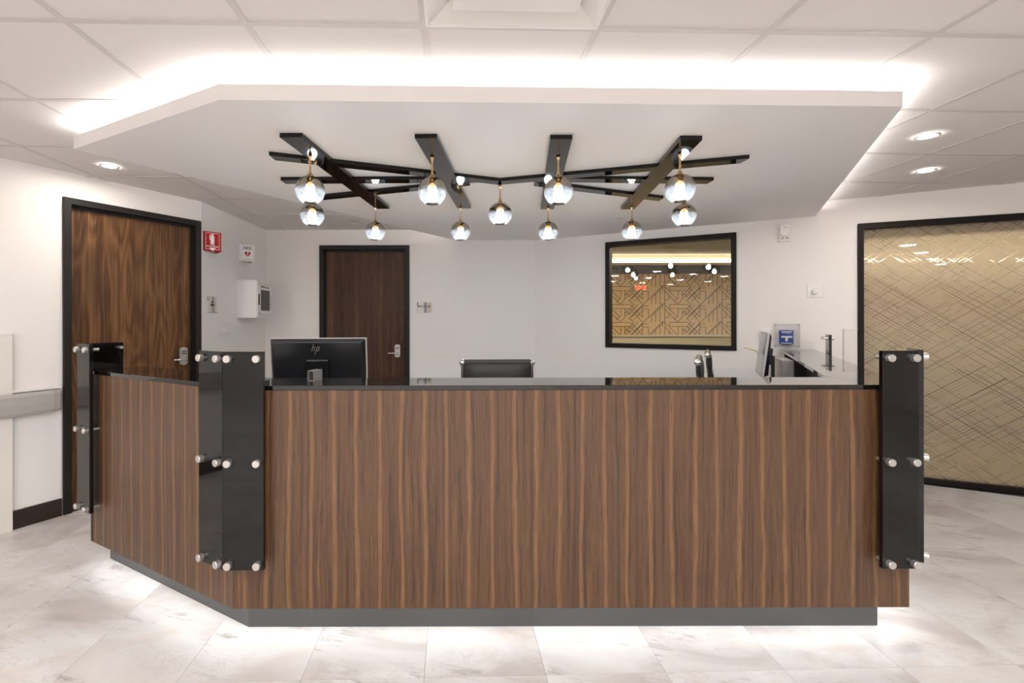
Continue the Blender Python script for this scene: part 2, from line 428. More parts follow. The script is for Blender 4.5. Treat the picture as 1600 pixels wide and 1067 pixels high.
def wall(name, A, a, L, openings, mat, label, H=ZC+0.14, t=0.12):
    """wall from A heading a; local x along, -y faces the room; openings are (x0,x1,z0,z1)"""
    o = struct(name, label, (A[0], A[1], 0), a)
    b = MB(); x = 0
    for (x0,x1,z0,z1) in sorted(openings):
        if x0 > x: b.box(x,0,0,x0,t,H)
        if z0 > 0: b.box(x0,0,0,x1,t,z0)
        if z1 < H: b.box(x0,0,z1,x1,t,H)
        x = x1
    if x < L: b.box(x,0,0,L,t,H)
    b.build('wall_face', mat, o)
    return o
def on_wall(A, a, s, z, out=0.0):
    return (A[0]+math.cos(a)*s+math.sin(a)*out, A[1]+math.sin(a)*s-math.cos(a)*out, z)

# ------------------------------------------------------------------ floor
floor = struct('floor', 'pale veined marble tile floor of the reception room')
MB().box(-8,-4.3,-0.12,14,9.6,-0.006).build('floor_slab', M['farfloor'], floor)
TW, TL, FA = 0.457, 0.914, R(1.6)
for i in range(-13, 15):
    for j in range(-1, 5):
        x0, y0 = -0.57+TW*i, 1.80+TL*(j-1)
        p = [(x0+0.0006,y0+0.0006),(x0+TW-0.0006,y0+0.0006),(x0+TW-0.0006,y0+TL-0.0006),(x0+0.0006,y0+TL-0.0006)]
        p = [(x*math.cos(FA)-y*math.sin(FA), x*math.sin(FA)+y*math.cos(FA)) for x,y in p]
        ps = room_pieces(p)
        if not ps: continue
        c = (sum(q[0] for q in p)/4, sum(q[1] for q in p)/4)
        b = MB()
        for q in ps: b.prism([(x-c[0],y-c[1]) for x,y in q], -0.006, 0.0)
        b.build('floor_tile', M['marble'], floor, loc=(c[0],c[1],0))
b = MB(); b.box(-6,-4.2,-0.006,6.4,0.9,-0.0005); b.build('floor_rear', M['marble'], floor)

# ------------------------------------------------------------------ ceiling grid
SOF = [(-2.067,2.525),(-1.012,1.961),(1.843,2.032),(3.050,4.222),(2.9,4.3)]
SOF = [(-2.067,2.525),(-1.012,1.961),(1.843,2.032),(3.056,4.2185),(0.773,5.49),(-0.14,5.49)]
ceiling = struct('ceiling', 'white lay-in ceiling of square tiles in a tee grid')
MB().box(-6.4,-4.3,ZC+0.06,6.4,2.2,ZC+0.1).build('ceiling_slab', M['ceil'], ceiling)
CT = 0.6096; CA = 0.0301; CO = (-1.3675, 1.6325)
def cg(i, j):
    x, y = i*CT, j*CT
    return (CO[0]+x*math.cos(CA)-y*math.sin(CA), CO[1]+x*math.sin(CA)+y*math.cos(CA))
def in_soffit(p, m=0.5):
    n = len(SOF)
    for k in range(n):
        (ax,ay),(bx,by) = SOF[k], SOF[(k+1)%n]
        l = math.hypot(bx-ax, by-ay)
        if ((bx-ax)*(p[1]-ay)-(by-ay)*(p[0]-ax))/l < m: return False
    return True
LIGHTCELLS = {(i,j) for i in (-5,-3,-1,1,3,5,7) for j in (-3,-5,-7,-9)}
for i in range(-8, 14):
    for j in range(-10, 8):
        if (i,j) == (2,-1): continue
        q = [cg(i,j),cg(i+1,j),cg(i+1,j+1),cg(i,j+1)]
        if all(in_soffit(x) for x in q): continue
        ps = room_pieces(q)
        if not ps: continue
        c = cg(i+0.5,j+0.5); b = MB()
        for p in ps: b.prism([(x-c[0],y-c[1]) for x,y in p], 0.003, 0.018)
        b.build('ceiling_tile', M['ceil'], ceiling, loc=(c[0],c[1],ZC))
tb = 0.012/CT
for i in range(-8, 15):
    for p in room_pieces([cg(i-tb,-10),cg(i+tb,-10),cg(i+tb,8),cg(i-tb,8)]):
        MB().prism(p, ZC, ZC+0.003).build('grid_bar', M['tee'], ceiling)
for j in range(-10, 9):
    for p in room_pieces([cg(-8,j-tb),cg(14,j-tb),cg(14,j+tb),cg(-8,j+tb)]):
        MB().prism(p, ZC+0.0002, ZC+0.0032).build('grid_bar', M['tee'], ceiling)
# ------------------------------------------------------------------ walls
wall('wall_left', (LW[0]-math.cos(LA)*6.2, LW[1]-math.sin(LA)*6.2), LA, 6.2, [(5.215,6.19-0.0,0,2.182)], M['wall'], 'white painted left wall around the first wooden door')
wall('wall_alcove', (AX, LW[1]), PI/2, BW-LW[1]+0.12, [], M['wall'], 'short white side wall carrying the red sign and the white cabinet')
wall('wall_back', (AX, BW), 0, WC[0]-AX, [(0.617,1.641,0,2.179)], M['wall'], 'white painted back wall with the second wooden door')
wl = math.hypot(GC[0]-WC[0], GC[1]-WC[1])
WS0, WS1, WZ0, WZ1 = 0.797, 2.009, 1.036, 2.147
wall('wall_right', WC, WA, wl, [(WS0,WS1,WZ0,WZ1)], M['wall'], 'white painted angled wall with the black framed window')
wall('wall_glazed', GC, GA, 3.4, [(0.0,3.4,0,2.132)], M['wall'], 'white header wall above the patterned glass partition')
wall('wall_rear', (6.4,-4.2), PI, 12.8, [], M['wall'], 'white wall of the lobby behind the viewer')
wall('wall_side', (6.4,2.9), -PI/2, 7.1, [], M['wall'], 'white wall at the right end of the lobby')
# wainscot with its thin cap on back and angled wall
b = MB(); b.box(1.642,-0.006,0.1,WC[0]-AX-0.004,0,0.885).build('trim_1', M['wainscot'], None, loc=(AX,BW,0)); 
tag(bpy.data.objects['trim_1'], 'smooth white wainscot sheet low on the back wall', kind='structure')
o = MB().box(0.006,-0.006,0.1,wl-0.1,0,0.876).build('trim_2', M['wainscot'], None, loc=(WC[0],WC[1],0), rz=WA); tag(o, 'smooth white wainscot sheet below the window', kind='structure')
# left wall: wainscot and dark base left of the door
s98 = 5.21
o = MB().box(0.3,-0.006,0.12,s98-0.004,0,0.872).build('trim_3', M['wainscot'], None, loc=(LW[0]-math.cos(LA)*6.2, LW[1]-math.sin(LA)*6.2,0), rz=LA)
tag(o, 'smooth white wainscot sheet below the grey rail', kind='structure')
o = MB().box(0.3,-0.016,0,s98-0.004,0,0.118).build('baseboard_left', M['base'], None, bevel=0.003, loc=(LW[0]-math.cos(LA)*6.2, LW[1]-math.sin(LA)*6.2,0), rz=LA)
tag(o, 'dark brown baseboard left of the first door', kind='structure')
o = MB().box(1.642,-0.014,0,WC[0]-AX-0.004,0,0.1).build('baseboard_back', M['base'], None, bevel=0.003, loc=(AX,BW,0)); tag(o, 'dark baseboard along the back wall', kind='structure')
o = MB().box(0.01,-0.014,0,wl-0.12,0,0.1).build('baseboard_right', M['base'], None, bevel=0.003, loc=(WC[0],WC[1],0), rz=WA); tag(o, 'dark baseboard below the window', kind='structure')

# ------------------------------------------------------------------ soffit with cove light
soffit = struct('soffit', 'white dropped soffit above the counter with a glowing cove edge')
def inset(poly, d):
    n = len(poly); out = []
    for k in range(n):
        p, q, r_ = Vector(poly[k-1]), Vector(poly[k]), Vector(poly[(k+1)%n])
        d1, d2 = (q-p).normalized(), (r_-q).normalized()
        n1, n2 = Vector((-d1.y,d1.x)), Vector((-d2.y,d2.x))
        bb = (n1+n2); bb = bb/ max(0.2, (1+n1.dot(n2)))
        out.append(tuple(q+bb*d))
    return out
LIP = 2.301
MB().prism(SOF, ZS, LIP).build('soffit_board', M['soffit'], soffit)
MB().prism(inset(SOF, 0.30), LIP, ZC).build('soffit_core', M['soffit'], soffit)
ins = inset(SOF, 0.012); ins2 = inset(SOF, 0.026)
for k in (5, 0, 1, 2):
    k2 = (k+1) % 6
    p = [ins[k], ins[k2], ins2[k2], ins2[k]]
    MB().prism(p, LIP, LIP+0.004).build('cove_light_strip', M['e_cove'], soffit)

# ------------------------------------------------------------------ doors
def door(name, A, a, s0, s1, ztop, mat, label, fw, handle_s, hz, lever, depth):
    o = struct(name, label, (A[0],A[1],0), a)
    f = MB(); fr = 0.022
    f.vprism([(s0,0),(s0+fw,0),(s0+fw,ztop-fw),(s0,ztop)], -fr, 0.115)
    f.vprism([(s1-fw,0),(s1,0),(s1,ztop),(s1-fw,ztop-fw)], -fr, 0.115)
    f.vprism([(s0,ztop),(s0+fw,ztop-fw),(s1-fw,ztop-fw),(s1,ztop)], -fr, 0.115)
    f.build('door_frame', M['frame'], o, bevel=0.002, seg=1)
    st = MB(); g = s0+fw; h = s1-fw
    st.box(g,depth-0.012,0,g+0.014,depth+0.03,ztop-fw); st.box(h-0.014,depth-0.012,0,h,depth+0.03,ztop-fw); st.box(g,depth-0.012,ztop-fw-0.016,h,depth+0.03,ztop-fw)
    st.build('door_stop', M['frame'], o)
    lf = MB(); lf.box(g+0.016,depth,0.008,h-0.016,depth+0.044,ztop-fw-0.018)
    lf.build('door_leaf', mat, o)
    # keypad lever lock
    lk = MB(); W = 0.032; n = 10
    pl = [(W*math.cos(t), 0.056+W*0.6*math.sin(t)) for t in [PI*k/n for k in range(n+1)]] + [(W*math.cos(t), -0.056+W*0.6*math.sin(t)) for t in [PI+PI*k/n for k in range(n+1)]]
    lk.vprism([(handle_s+x, hz+z) for x,z in pl], depth-0.024, depth)
    lock = lk.build('lock_plate', M['steel'], o, bevel=0.003)
    lv = MB(); lv.cyl((handle_s,depth-0.024,hz-0.022),(handle_s,depth-0.06,hz-0.022),0.014)
    lv.tube([(handle_s,depth-0.058,hz-0.022),(handle_s+lever*0.05,depth-0.06,hz-0.023),(handle_s+lever*0.105,depth-0.055,hz-0.025)],0.0095,10)
    lv.build('lever_handle', M['chrome'], lock)
    kp = MB()
    for r_ in range(2):
        for c in range(4): kp.box(handle_s-0.02+0.011*c, depth-0.0265, hz+0.035-0.016*r_, handle_s-0.012+0.011*c, depth-0.0238, hz+0.044-0.016*r_)
    kp.build('keypad', M['dgrey'], lock)
    return o
LB = (LW[0]-math.cos(LA)*6.2, LW[1]-math.sin(LA)*6.2)
d1 = door('door_1', LB, LA, 5.216, 6.186, 2.182, M['walnut'], 'walnut veneer door in a dark frame in the left wall', 0.045, 6.06, 1.03, -1, 0.045)
d2 = door('door_2', (AX,BW), 0, 0.617, 1.641, 2.179, M['walnut2'], 'dark walnut door in a black frame in the back wall', 0.05, 1.50, 0.972, -1, 0.04)

# ------------------------------------------------------------------ window in the angled wall
win = struct('window_1', 'black framed fixed window onto the next room', (WC[0],WC[1],0), WA)
f = MB(); w_ = 0.045
f.vprism([(WS0,WZ0),(WS0+w_,WZ0+w_),(WS0+w_,WZ1-w_),(WS0,WZ1)],-0.02,0.12); f.vprism([(WS1-w_,WZ0+w_),(WS1,WZ0),(WS1,WZ1),(WS1-w_,WZ1-w_)],-0.02,0.12)
f.vprism([(WS0,WZ1),(WS0+w_,WZ1-w_),(WS1-w_,WZ1-w_),(WS1,WZ1)],-0.02,0.12); f.vprism([(WS0,WZ0),(WS1,WZ0),(WS1-w_,WZ0+w_),(WS0+w_,WZ0+w_)],-0.02,0.12)
f.build('window_frame', M['wframe'], win, bevel=0.002, seg=1)
MB().box(WS0+w_-0.002,0.03,WZ0+w_-0.002,WS1-w_+0.002,0.031,WZ1-w_+0.002).build('window_pane', M['glass'], win)

# ------------------------------------------------------------------ glazed partition on the right
gz = struct('window_2', 'floor to ceiling glass partition with a crosshatched frosted film', (GC[0],GC[1],0), GA)
f = MB()
f.box(0.0,-0.02,0,0.04,0.1,2.132); f.box(0.04,-0.02,2.09,3.4,0.1,2.132); f.box(0.04,-0.02,0,3.4,0.1,0.045)
f.box(0.0,-0.012,2.132,3.4,0.0,2.14)
f.build('partition_frame', M['wframe'], gz, bevel=0.002, seg=1)
MB().box(0.04,0.02,0.045,3.4,0.021,2.09).build('film_pane', M['film'], gz)

# ------------------------------------------------------------------ the next room, seen through both panes
far = struct('wall_far', 'far wall of the next room seen through the window', (0,9.0,0))
MB().box(-1.5,0,0,14,0.12,1.03).build('dado', M['farwall'], far)
MB().box(-1.5,-0.05,1.0,14,0,1.032).build('ledge', M['farwall'], far)
MB().box(-1.5,0,1.03,14,0.12,2.176).build('oak_panel', M['tan'], far)
MB().box(-1.5,-0.10,2.176,14,0.12,2.325).build('valance', M['darkband'], far)
MB().box(-1.5,-0.12,2.325,14,0.12,2.37).build('cove_shelf', M['farceil'], far)
MB().box(-1.5,-0.10,2.385,14,0.0,2.44).build('cove_glow', M['e_far'], far)
MB().box(-1.5,-0.02,2.455,14,0.12,2.7).build('upper_wall', M['farceil'], far)
# inlaid lines of the oak panelling (tile 1.073 x 0.336 m)
T = [(0,0,0,153),(41,2,194,2),(41,37,194,37),(41,2,41,37),(194,2,299,110),(194,37,270,113),(0,40,109,152),(0,5,75,78),(36,78,36,113),(75,78,109,112),
     (114,37,114,96),(149,37,149,110),(149,110,112,150),(114,96,75,135),(149,80,225,4),(160,100,260,0),(182,125,310,-3),(204,110,299,15),(225,130,299,56),
     (160,58,190,90),(190,90,215,65),(299,15,349,15),(299,42,349,42),(299,110,299,15),(349,110,349,42),(376,100,376,153),(376,100,489,-12),(349,115,470,-6),
     (411,66,411,153),(448,28,448,153),(470,-6,470,40),(310,150,349,112),(260,113,299,153),(225,4,190,-30),(36,113,0,113)]
g = MB(); k = 1.073/489
for ti in range(-2, 12):
    for tj in range(0, 6):
        for (x0,y0,x1,y1) in T:
            ax, az = 0.481+(ti*489+x0)*k, 2.276-(tj*153+y0)*k
            bx, bz = 0.481+(ti*489+x1)*k, 2.276-(tj*153+y1)*k
            lo, hi = 1.034, 2.174
            if max(az,bz) > hi or min(az,bz) < lo:
                if (az > hi and bz > hi) or (az < lo and bz < lo): continue
                def cut(px,pz,qx,qz):
                    z_ = min(max(pz,lo),hi)
                    return (px+(qx-px)*((z_-pz)/(qz-pz)) if qz != pz else px, z_)
                (ax2,az2),(bx2,bz2) = cut(ax,az,bx,bz), cut(bx,bz,ax,az); ax,az,bx,bz = ax2,az2,bx2,bz2
            d = Vector((bx-ax,bz-az)); 
            if d.length < 1e-4: continue
            nn = Vector((-d.y,d.x)).normalized()*0.0045
            g.vprism([(ax+nn.x,az+nn.y),(ax-nn.x,az-nn.y),(bx-nn.x,bz-nn.y),(bx+nn.x,bz+nn.y)],-0.002,0.001)
go = g.build('inlay_lines', M['groove'], far); go['kind'] = 'stuff'
fr_ = struct('ceiling_far', 'ceiling of the next room beyond the glass')
MB().box(-1.5,5.7,2.52,14,9.2,2.6).build('far_slab', M['farceil'], fr_)
MB().prism([(3.2,4.3),(6.7,2.75),(14,2.75),(14,5.7),(0.9,5.75)],2.52,2.6).build('far_slab', M['farceil'], fr_)
for q_ in range(3):  # lamps added close behind the glass to brighten the top of the film
    x_, y_ = on_wall(GC, GA, 0.5+q_*0.9, 0, -0.50)[:2]
    MB().box(-0.4,-0.05,2.512,0.4,0.05,2.519).build('added_linear_light', M['e_farg'], fr_, loc=(x_,y_,0), rz=GA)
for x_ in (0.9,2.1,3.3):  # panels added where the window hides them, to light the oak wall
    MB().box(x_,6.2,2.512,x_+0.5,6.7,2.519).build('added_light_panel', M['e_farp'], fr_)
o = wall('wall_far_left', (-1.4,5.7), PI/2, 3.4, [], M['farwall'], 'left end wall of the next room'); 
o = wall('wall_far_right', (13.9,9.1), -PI/2, 6.4, [], M['farwall'], 'right end wall of the next room')

t = thing('sideboard', 'long dark low cabinet blurred behind the patterned glass partition', 'cabinet', (7.3,6.4,0), R(-24))
MB().box(-2.6,-0.25,0.06,2.6,0.25,0.80).build('body', M['brown'], t)
MB().box(-2.62,-0.27,0.80,2.62,0.27,0.84).build('top', M['darkband'], t)
for q_ in range(6): MB().box(-2.58+q_*0.865,-0.268,0.09,-1.73+q_*0.865,-0.2505,0.78).build('cabinet_door', M['brown'], t)
for q_ in (-2.4,2.4): MB().box(q_-0.05,-0.2,0,q_+0.05,0.2,0.06).build('foot', M['black'], t)
t = thing('exit_sign', 'red EXIT sign hanging in the lobby, seen only mirrored in the window', 'sign', (-3.5,-1.7,2.16), R(128.4))
MB().box(-0.16,-0.02,-0.1,0.16,0.02,0.1).build('housing', M['white'], t, bevel=0.004)
MB().cyl((0,0,0.1),(0,0,ZC-2.16-0.001),0.01).build('hanger', M['white'], t)
lettering('EXIT', 0.15, M['e_exit'], t, 0, 0, -0.0215, th=0.001)
# ------------------------------------------------------------------ unseen lobby ceiling lamps behind the viewer, added as the room's light
ROWS_ = {-3:'first',-5:'second',-7:'third',-9:'last'}; COLS_ = {-5:'leftmost',-3:'second from the left',-1:'third from the left',1:'fourth from the left',3:'fifth from the left',5:'sixth from the left',7:'rightmost'}
for n_, (i,j) in enumerate(sorted(LIGHTCELLS)):
    c = cg(i+0.5,j+0.5)
    t = thing('added_lobby_lamp', 'added round recessed lamp behind the viewer, '+ROWS_[j]+' row, '+COLS_[i]+' of its row', 'light', (c[0],c[1],ZC), CA, 'added lobby lamps')
    MB().lathe([(0.085,0.0),(0.10,-0.005),(0.108,-0.004),(0.11,0.002)],32).build('trim_ring', M['white'], t)
    MB().lathe([(0.0,-0.002),(0.086,-0.002),(0.086,0.0)],28).build('lens', M['e_can'], t)

# ------------------------------------------------------------------ reception counter
P0 = (-0.979,2.002); PF = (-2.051,2.618); RR = (1.843,2.006)
FAng = math.atan2(P0[1]-PF[1], P0[0]-PF[0]); FL = math.hypot(P0[0]-PF[0], P0[1]-PF[1])
RA = math.atan2(0.877,0.481)
ZT = 1.064; ZP0 = 0.135; ZP1 = ZT-0.020
counter = thing('reception_counter', 'long angled reception counter faced in striped brown zebra wood laminate', 'counter', (0,0,0))
def frame_at(p, a): return (p[0],p[1],0), a
fl, fa_ = frame_at(P0, math.atan2(RR[1]-P0[1], RR[0]-P0[0]))
FW = RR[0]-P0[0]
MB().vprism([(0,ZP0),(FW,ZP0),(FW,ZP1),(0,ZP1)],0,0.03).build('front_panel', M['zebra'], counter, loc=fl, rz=fa_)
MB().vprism([(0,ZP0),(FL,ZP0),(FL,ZP1),(0,ZP1)],0,0.03).build('angled_panel', M['zebra'], counter, loc=(PF[0],PF[1],0), rz=FAng)
RL = 2.50
MB().vprism([(0,ZP0),(RL-0.06,ZP0),(RL-0.06,ZP1),(0,ZP1)],0,0.03).build('return_panel', M['zebra'], counter, loc=(RR[0],RR[1],0), rz=RA)
LAng = FAng - PI/2
MB().vprism([(-0.25,ZP0),(0,ZP0),(0,ZP1),(-0.25,ZP1)],0,0.03).build('end_panel', M['zebra'], counter, loc=(PF[0],PF[1],0), rz=LAng)
# inner dark carcass and the lower work surface behind it
def poly_off(pts, d):
    """offset an open polyline to its left by d"""
    out = []
    for k, p in enumerate(pts):
        if k == 0: dd = (Vector(pts[1])-Vector(p)).normalized(); nn = Vector((-dd.y,dd.x)); out.append(tuple(Vector(p)+nn*d)); continue
        if k == len(pts)-1: dd = (Vector(p)-Vector(pts[-2])).normalized(); nn = Vector((-dd.y,dd.x)); out.append(tuple(Vector(p)+nn*d)); continue
        d1_ = (Vector(p)-Vector(pts[k-1])).normalized(); d2_ = (Vector(pts[k+1])-Vector(p)).normalized()
        n1, n2 = Vector((-d1_.y,d1_.x)), Vector((-d2_.y,d2_.x))
        out.append(tuple(Vector(p)+(n1+n2)/(1+n1.dot(n2))*d))
    return out
WE = (RR[0]+math.cos(RA)*2.46, RR[1]+math.sin(RA)*2.46)
line = [PF, P0, RR, WE]
def band(d0, d1): return poly_off(line, d0) + poly_off(line, d1)[::-1]
def quads(b, d0, d1, z0, z1):
    a, c = poly_off(line,d0), poly_off(line,d1)
    for k in range(3): b.prism([a[k],a[k+1],c[k+1],c[k]], z0, z1)
    return b
quads(MB(), 0.031, 0.07, 0.14, ZP1-0.002).build('inner_lining', M['brown'], counter)
b = MB(); a, c = poly_off(line,0.071), poly_off(line,0.72)
b.prism([(-1.62,2.47),a[1],a[2],c[2],c[1],(-1.35,2.95)], 0.715, 0.74)
b.prism([a[2],a[3],poly_off(line,0.62)[3],poly_off(line,0.62)[2]], 0.7152, 0.7398)
b.build('work_surface', M['wainscot'], counter)
q = [Vector(poly_off(line,d_)[3])-Vector((math.cos(RA),math.sin(RA)))*0.02 for d_ in (0.075,0.235)]
rv = Vector((math.cos(RA),math.sin(RA)))*0.02
MB().prism([tuple(q[0]),tuple(q[1]),tuple(q[1]-rv),tuple(q[0]-rv)],0.745,ZP1-0.002).build('shelf_end', M['brown'], counter)
# toe kick and the LED tape under the panel edge
quads(MB(), 0.092, 0.115, 0.0, 0.134).build('toe_kick', M['kick'], counter)
kl = poly_off(line,0.03), poly_off(line,0.042)
for k in range(3):
    q = [kl[0][k],kl[0][k+1],kl[1][k+1],kl[1][k]]
    MB().add([(x,y,0.1335) for x,y in q],[(0,3,2,1)]).build('kick_light_strip', M['e_kick'], counter)
MB().prism([poly_off(line,0.031)[0], poly_off(line,0.031)[1], poly_off(line,0.115)[1], poly_off(line,0.115)[0]],0.134,0.15).build('bottom_rail', M['brown'], counter)
MB().prism([poly_off(line,0.031)[1], poly_off(line,0.031)[2], poly_off(line,0.115)[2], poly_off(line,0.115)[1]],0.134,0.15).build('bottom_rail', M['brown'], counter)
# black guard plates on steel standoffs
boltm = MB()
boltm.cyl((0,0,0),(0,-0.034,0),0.008,n=12); boltm.cyl((0,-0.0531,0),(0,-0.071,0),0.0155,n=24); boltm.cyl((0,-0.071,0),(0,-0.0735,0),0.0155,0.0135,n=24)
boltm = boltm.mesh('bolt', M['steel'])
def guard(p, a, s0, s1, insl=0.024, insr=0.024):
    e = MB().box(s0,-0.053,0.322,s1,-0.034,1.209).build('guard_plate', M['plate'], counter, bevel=0.002, seg=2, loc=(p[0],p[1],0), rz=a)
    for z in (1.180,0.758,0.345):
        for s in (s0+insl, s1-insr):
            inst('bolt', boltm, e, (s,0,z))
    return e
guard(P0, 0, -0.0135, 0.152)
guard(PF, FAng, FL-0.150, FL+0.0135)
guard(PF, FAng, -0.028, 0.115)
guard(PF, LAng, -0.175, 0.026)
guard(RR, 0, -0.155, -0.006)
guard(RR, RA, 0.022, 0.17)
guard(RR, RA, 2.10, 2.26)
# ------------------------------------------------------------------ granite countertop (a slab of its own)
top = thing('countertop', 'polished black granite countertop running round the whole counter', 'countertop', (0,0,0))
o_, i_ = poly_off(line,-0.004), poly_off(line,0.258)
WEo = (RR[0]+math.cos(RA)*2.515, RR[1]+math.sin(RA)*2.515)
wn = (math.sin(-WA), math.cos(WA))
def to_wall(p, d):     # slide p along d until it meets the angled wall
    n = Vector((-math.sin(WA), math.cos(WA))); t_ = (n.dot(Vector(WC))-n.dot(Vector(p)))/n.dot(Vector(d)); return tuple(Vector(p)+Vector(d)*(t_-0.004))
rd = (math.cos(RA), math.sin(RA))
slabs = MB()
slabs.prism([o_[0],o_[1],i_[1],i_[0]], ZT-0.02, ZT)
slabs.build('slab', M['granite'], top, bevel=0.0015, seg=1)
MB().prism([o_[1],o_[2],i_[2],i_[1]], ZT-0.02, ZT).build('slab', M['granite'], top, bevel=0.0015, seg=1)
MB().prism([o_[2],to_wall(o_[2],rd),to_wall(i_[2],rd),i_[2]], ZT-0.02, ZT).build('slab', M['granite'], top, bevel=0.0015, seg=1)

# ------------------------------------------------------------------ chandelier bars
ch = thing('chandelier_frame', 'crossing glossy black bars fixed flat under the white soffit', 'chandelier', (0.2,3.08,ZS))
BZ = 0.022
def bar(p, q, wd, z0=0.0):
    """flat bar with ends cut square to the room"""
    (x0,y0),(x1,y1) = p, q
    if abs(y1-y0) > abs(x1-x0): pl = [(x0-wd/2,y0),(x0+wd/2,y0),(x1+wd/2,y1),(x1-wd/2,y1)]
    else: pl = [(x0,y0-wd/2),(x1,y1-wd/2),(x1,y1+wd/2),(x0,y0+wd/2)]
    MB().prism([(x-0.2,y-3.08) for x,y in pl], -BZ+z0, -0.0002).build('bar', M['bar'], ch, bevel=0.001, seg=1)
BARS = [((-0.847,2.31),(-0.67,3.817)),((-0.199,2.324),(-0.022,3.813)),((0.459,2.338),(0.641,3.842)),((1.098,2.352),(1.285,3.849))]
for p,q in BARS: bar(p,q,0.108)
for p,q,z in (((-1.056,2.605),(0.22,3.10),0.0004),((0.20,3.10),(1.544,2.668),0.0004),((-1.174,3.069),(0.06,3.05),0.0008),((0.42,3.035),(1.563,3.085),0.0008),((-1.063,3.50),(0.02,3.12),0.0012),((0.44,3.13),(1.433,3.545),0.0012)):
    bar(p,q,0.085,z)

# ------------------------------------------------------------------ globe pendants
def make_pendant(label, loc):
    t = thing('pendant_light', label, 'pendant', loc, 0, 'globe pendants of the chandelier')
    R_ = 0.0765
    prof = [(R_*math.cos(a), R_*math.sin(a)) for a in [R(-62)+ (R(80)-R(-62))*k/26 for k in range(27)]]
    gl = MB().lathe(prof, 40).build('globe_shade', M['globe'], t)
    st = MB(); zt = 0.073
    st.lathe([(0.0,zt+0.012),(0.014,zt+0.012),(0.016,zt),(0.013,zt-0.008),(0.0,zt-0.008)],16)
    top_ = ZS-BZ-loc[2]
    st.lathe([(0.0095,zt+0.012),(0.0055,zt+0.035),(0.0045,zt+0.06),(0.0045,top_-0.03),(0.006,top_-0.02),(0.0105,top_-0.012),(0.0105,top_-0.006)],14)
    st.build('stem', M['gold'], t)
    MB().lathe([(0.0,top_-0.006),(0.009,top_-0.006),(0.009,top_-0.0005),(0.0,top_-0.0005)],14).build('canopy', M['black'], t)
    MB().lathe([(0.0,0.064),(0.013,0.064),(0.0145,0.05),(0.0145,0.022),(0.011,0.014),(0.0,0.014)],16).build('socket', M['gold'], t)
    MB().lathe([(0.0,0.016),(0.011,0.014),(0.016,0.004),(0.026,-0.012),(0.030,-0.028),(0.027,-0.044),(0.016,-0.055),(0.0,-0.058)],20).build('bulb', M['e_bulb'], t)
    return t
GZ = 2.026
PEND = [((-0.835,2.56),'front row, first pendant from the left, on the outermost diagonal bar'),
        ((-0.187,2.585),'front row, second pendant from the left, before the monitor'),
        ((0.491,2.584),'front row, third pendant from the left, right of the centre globe'),
        ((1.125,2.54),'front row, last pendant at the right, largest of the globes'),
        ((0.217,3.145),'centre globe hanging where the two long bars meet'),
        ((-0.717,3.76),'small globe hanging above the second door'),
        ((-0.051,3.77),'small globe right of the second door, rear row'),
        ((0.637,3.77),'small globe in the rear row left of the window'),
        ((1.285,3.75),'small globe in the rear row before the window top left corner'),
        ((-1.02,3.17),'globe partly behind and below the first front row globe'),
        ((1.44,3.19),'globe partly behind and below the last front row globe')]
proto = None
for (x,y),lab in PEND:
    lab = 'smoked glass pendant, '+lab
    if proto is None: proto = make_pendant(lab,(x,y,GZ)); continue
    c = copy_tree(proto); c.location = (x,y,GZ); c['label'] = lab

# ------------------------------------------------------------------ recessed lights, sprinkler caps, air diffuser
def downlight(loc, label):
    t = thing('recessed_light', label, 'light', loc, 0, 'recessed ceiling lights')
    MB().lathe([(0.036,0.0),(0.05,-0.004),(0.056,-0.003),(0.058,0.0015)],32).build('trim_ring', M['white'], t)
    MB().lathe([(0.0,-0.001),(0.037,-0.001),(0.037,0.0)],24).build('lens', M['e_down'], t)
downlight((-2.368,3.184,ZC-0.0005), 'round recessed light in the ceiling above the left wooden door')
downlight((2.568,2.68,ZC-0.0005), 'nearer of the two round recessed lights right of the soffit')
downlight((3.163,3.31,ZC-0.0005), 'farther of the two round recessed lights right of the soffit')
for loc,lab in (((-1.197,5.058,ZC-0.0005),'white sprinkler cover plate in the ceiling before the back door'),((1.379,4.357,ZS-0.0005),'white sprinkler cover plate in the soffit before the window')):
    t = thing('sprinkler_cover', lab, 'sprinkler', loc, 0, 'sprinkler cover plates')
    MB().lathe([(0.0,-0.008),(0.036,-0.008),(0.041,-0.005),(0.041,-0.004)],28).build('cover_plate', M['white'], t)
    MB().lathe([(0.0,-0.0035),(0.032,-0.0035),(0.032,0.0)],20).build('cup', M['dgrey'], t)
dc = cg(2.5,-0.5)
t = thing('air_diffuser', 'square white plaque air diffuser in the ceiling nearest the viewer', 'vent', (dc[0],dc[1],ZC), CA)
b = MB(); h0, h1 = 0.292, 0.235
for s in range(4):
    m = Matrix.Rotation(s*PI/2,3,'Z')
    pts = [(-h0,-h0,-0.002),(h0,-h0,-0.002),(h1,-h1,0.022),(-h1,-h1,0.022),(0.20,-0.20,0.045),(-0.20,-0.20,0.045)]
    b.add([m@Vector(p) for p in pts],[(0,1,2,3),(3,2,4,5)])
b.build('cone', M['white'], t)
MB().box(-0.205,-0.205,-0.006,0.205,0.205,0.004).build('plaque', M['white'], t, bevel=0.006)
b = MB(); b.box(-0.298,-0.298,-0.004,0.298,-0.288,0.004).box(-0.298,0.288,-0.004,0.298,0.298,0.004).box(-0.298,-0.288,-0.004,-0.288,0.288,0.004).box(0.288,-0.288,-0.004,0.298,0.288,0.004)
b.build('rim', M['white'], t)

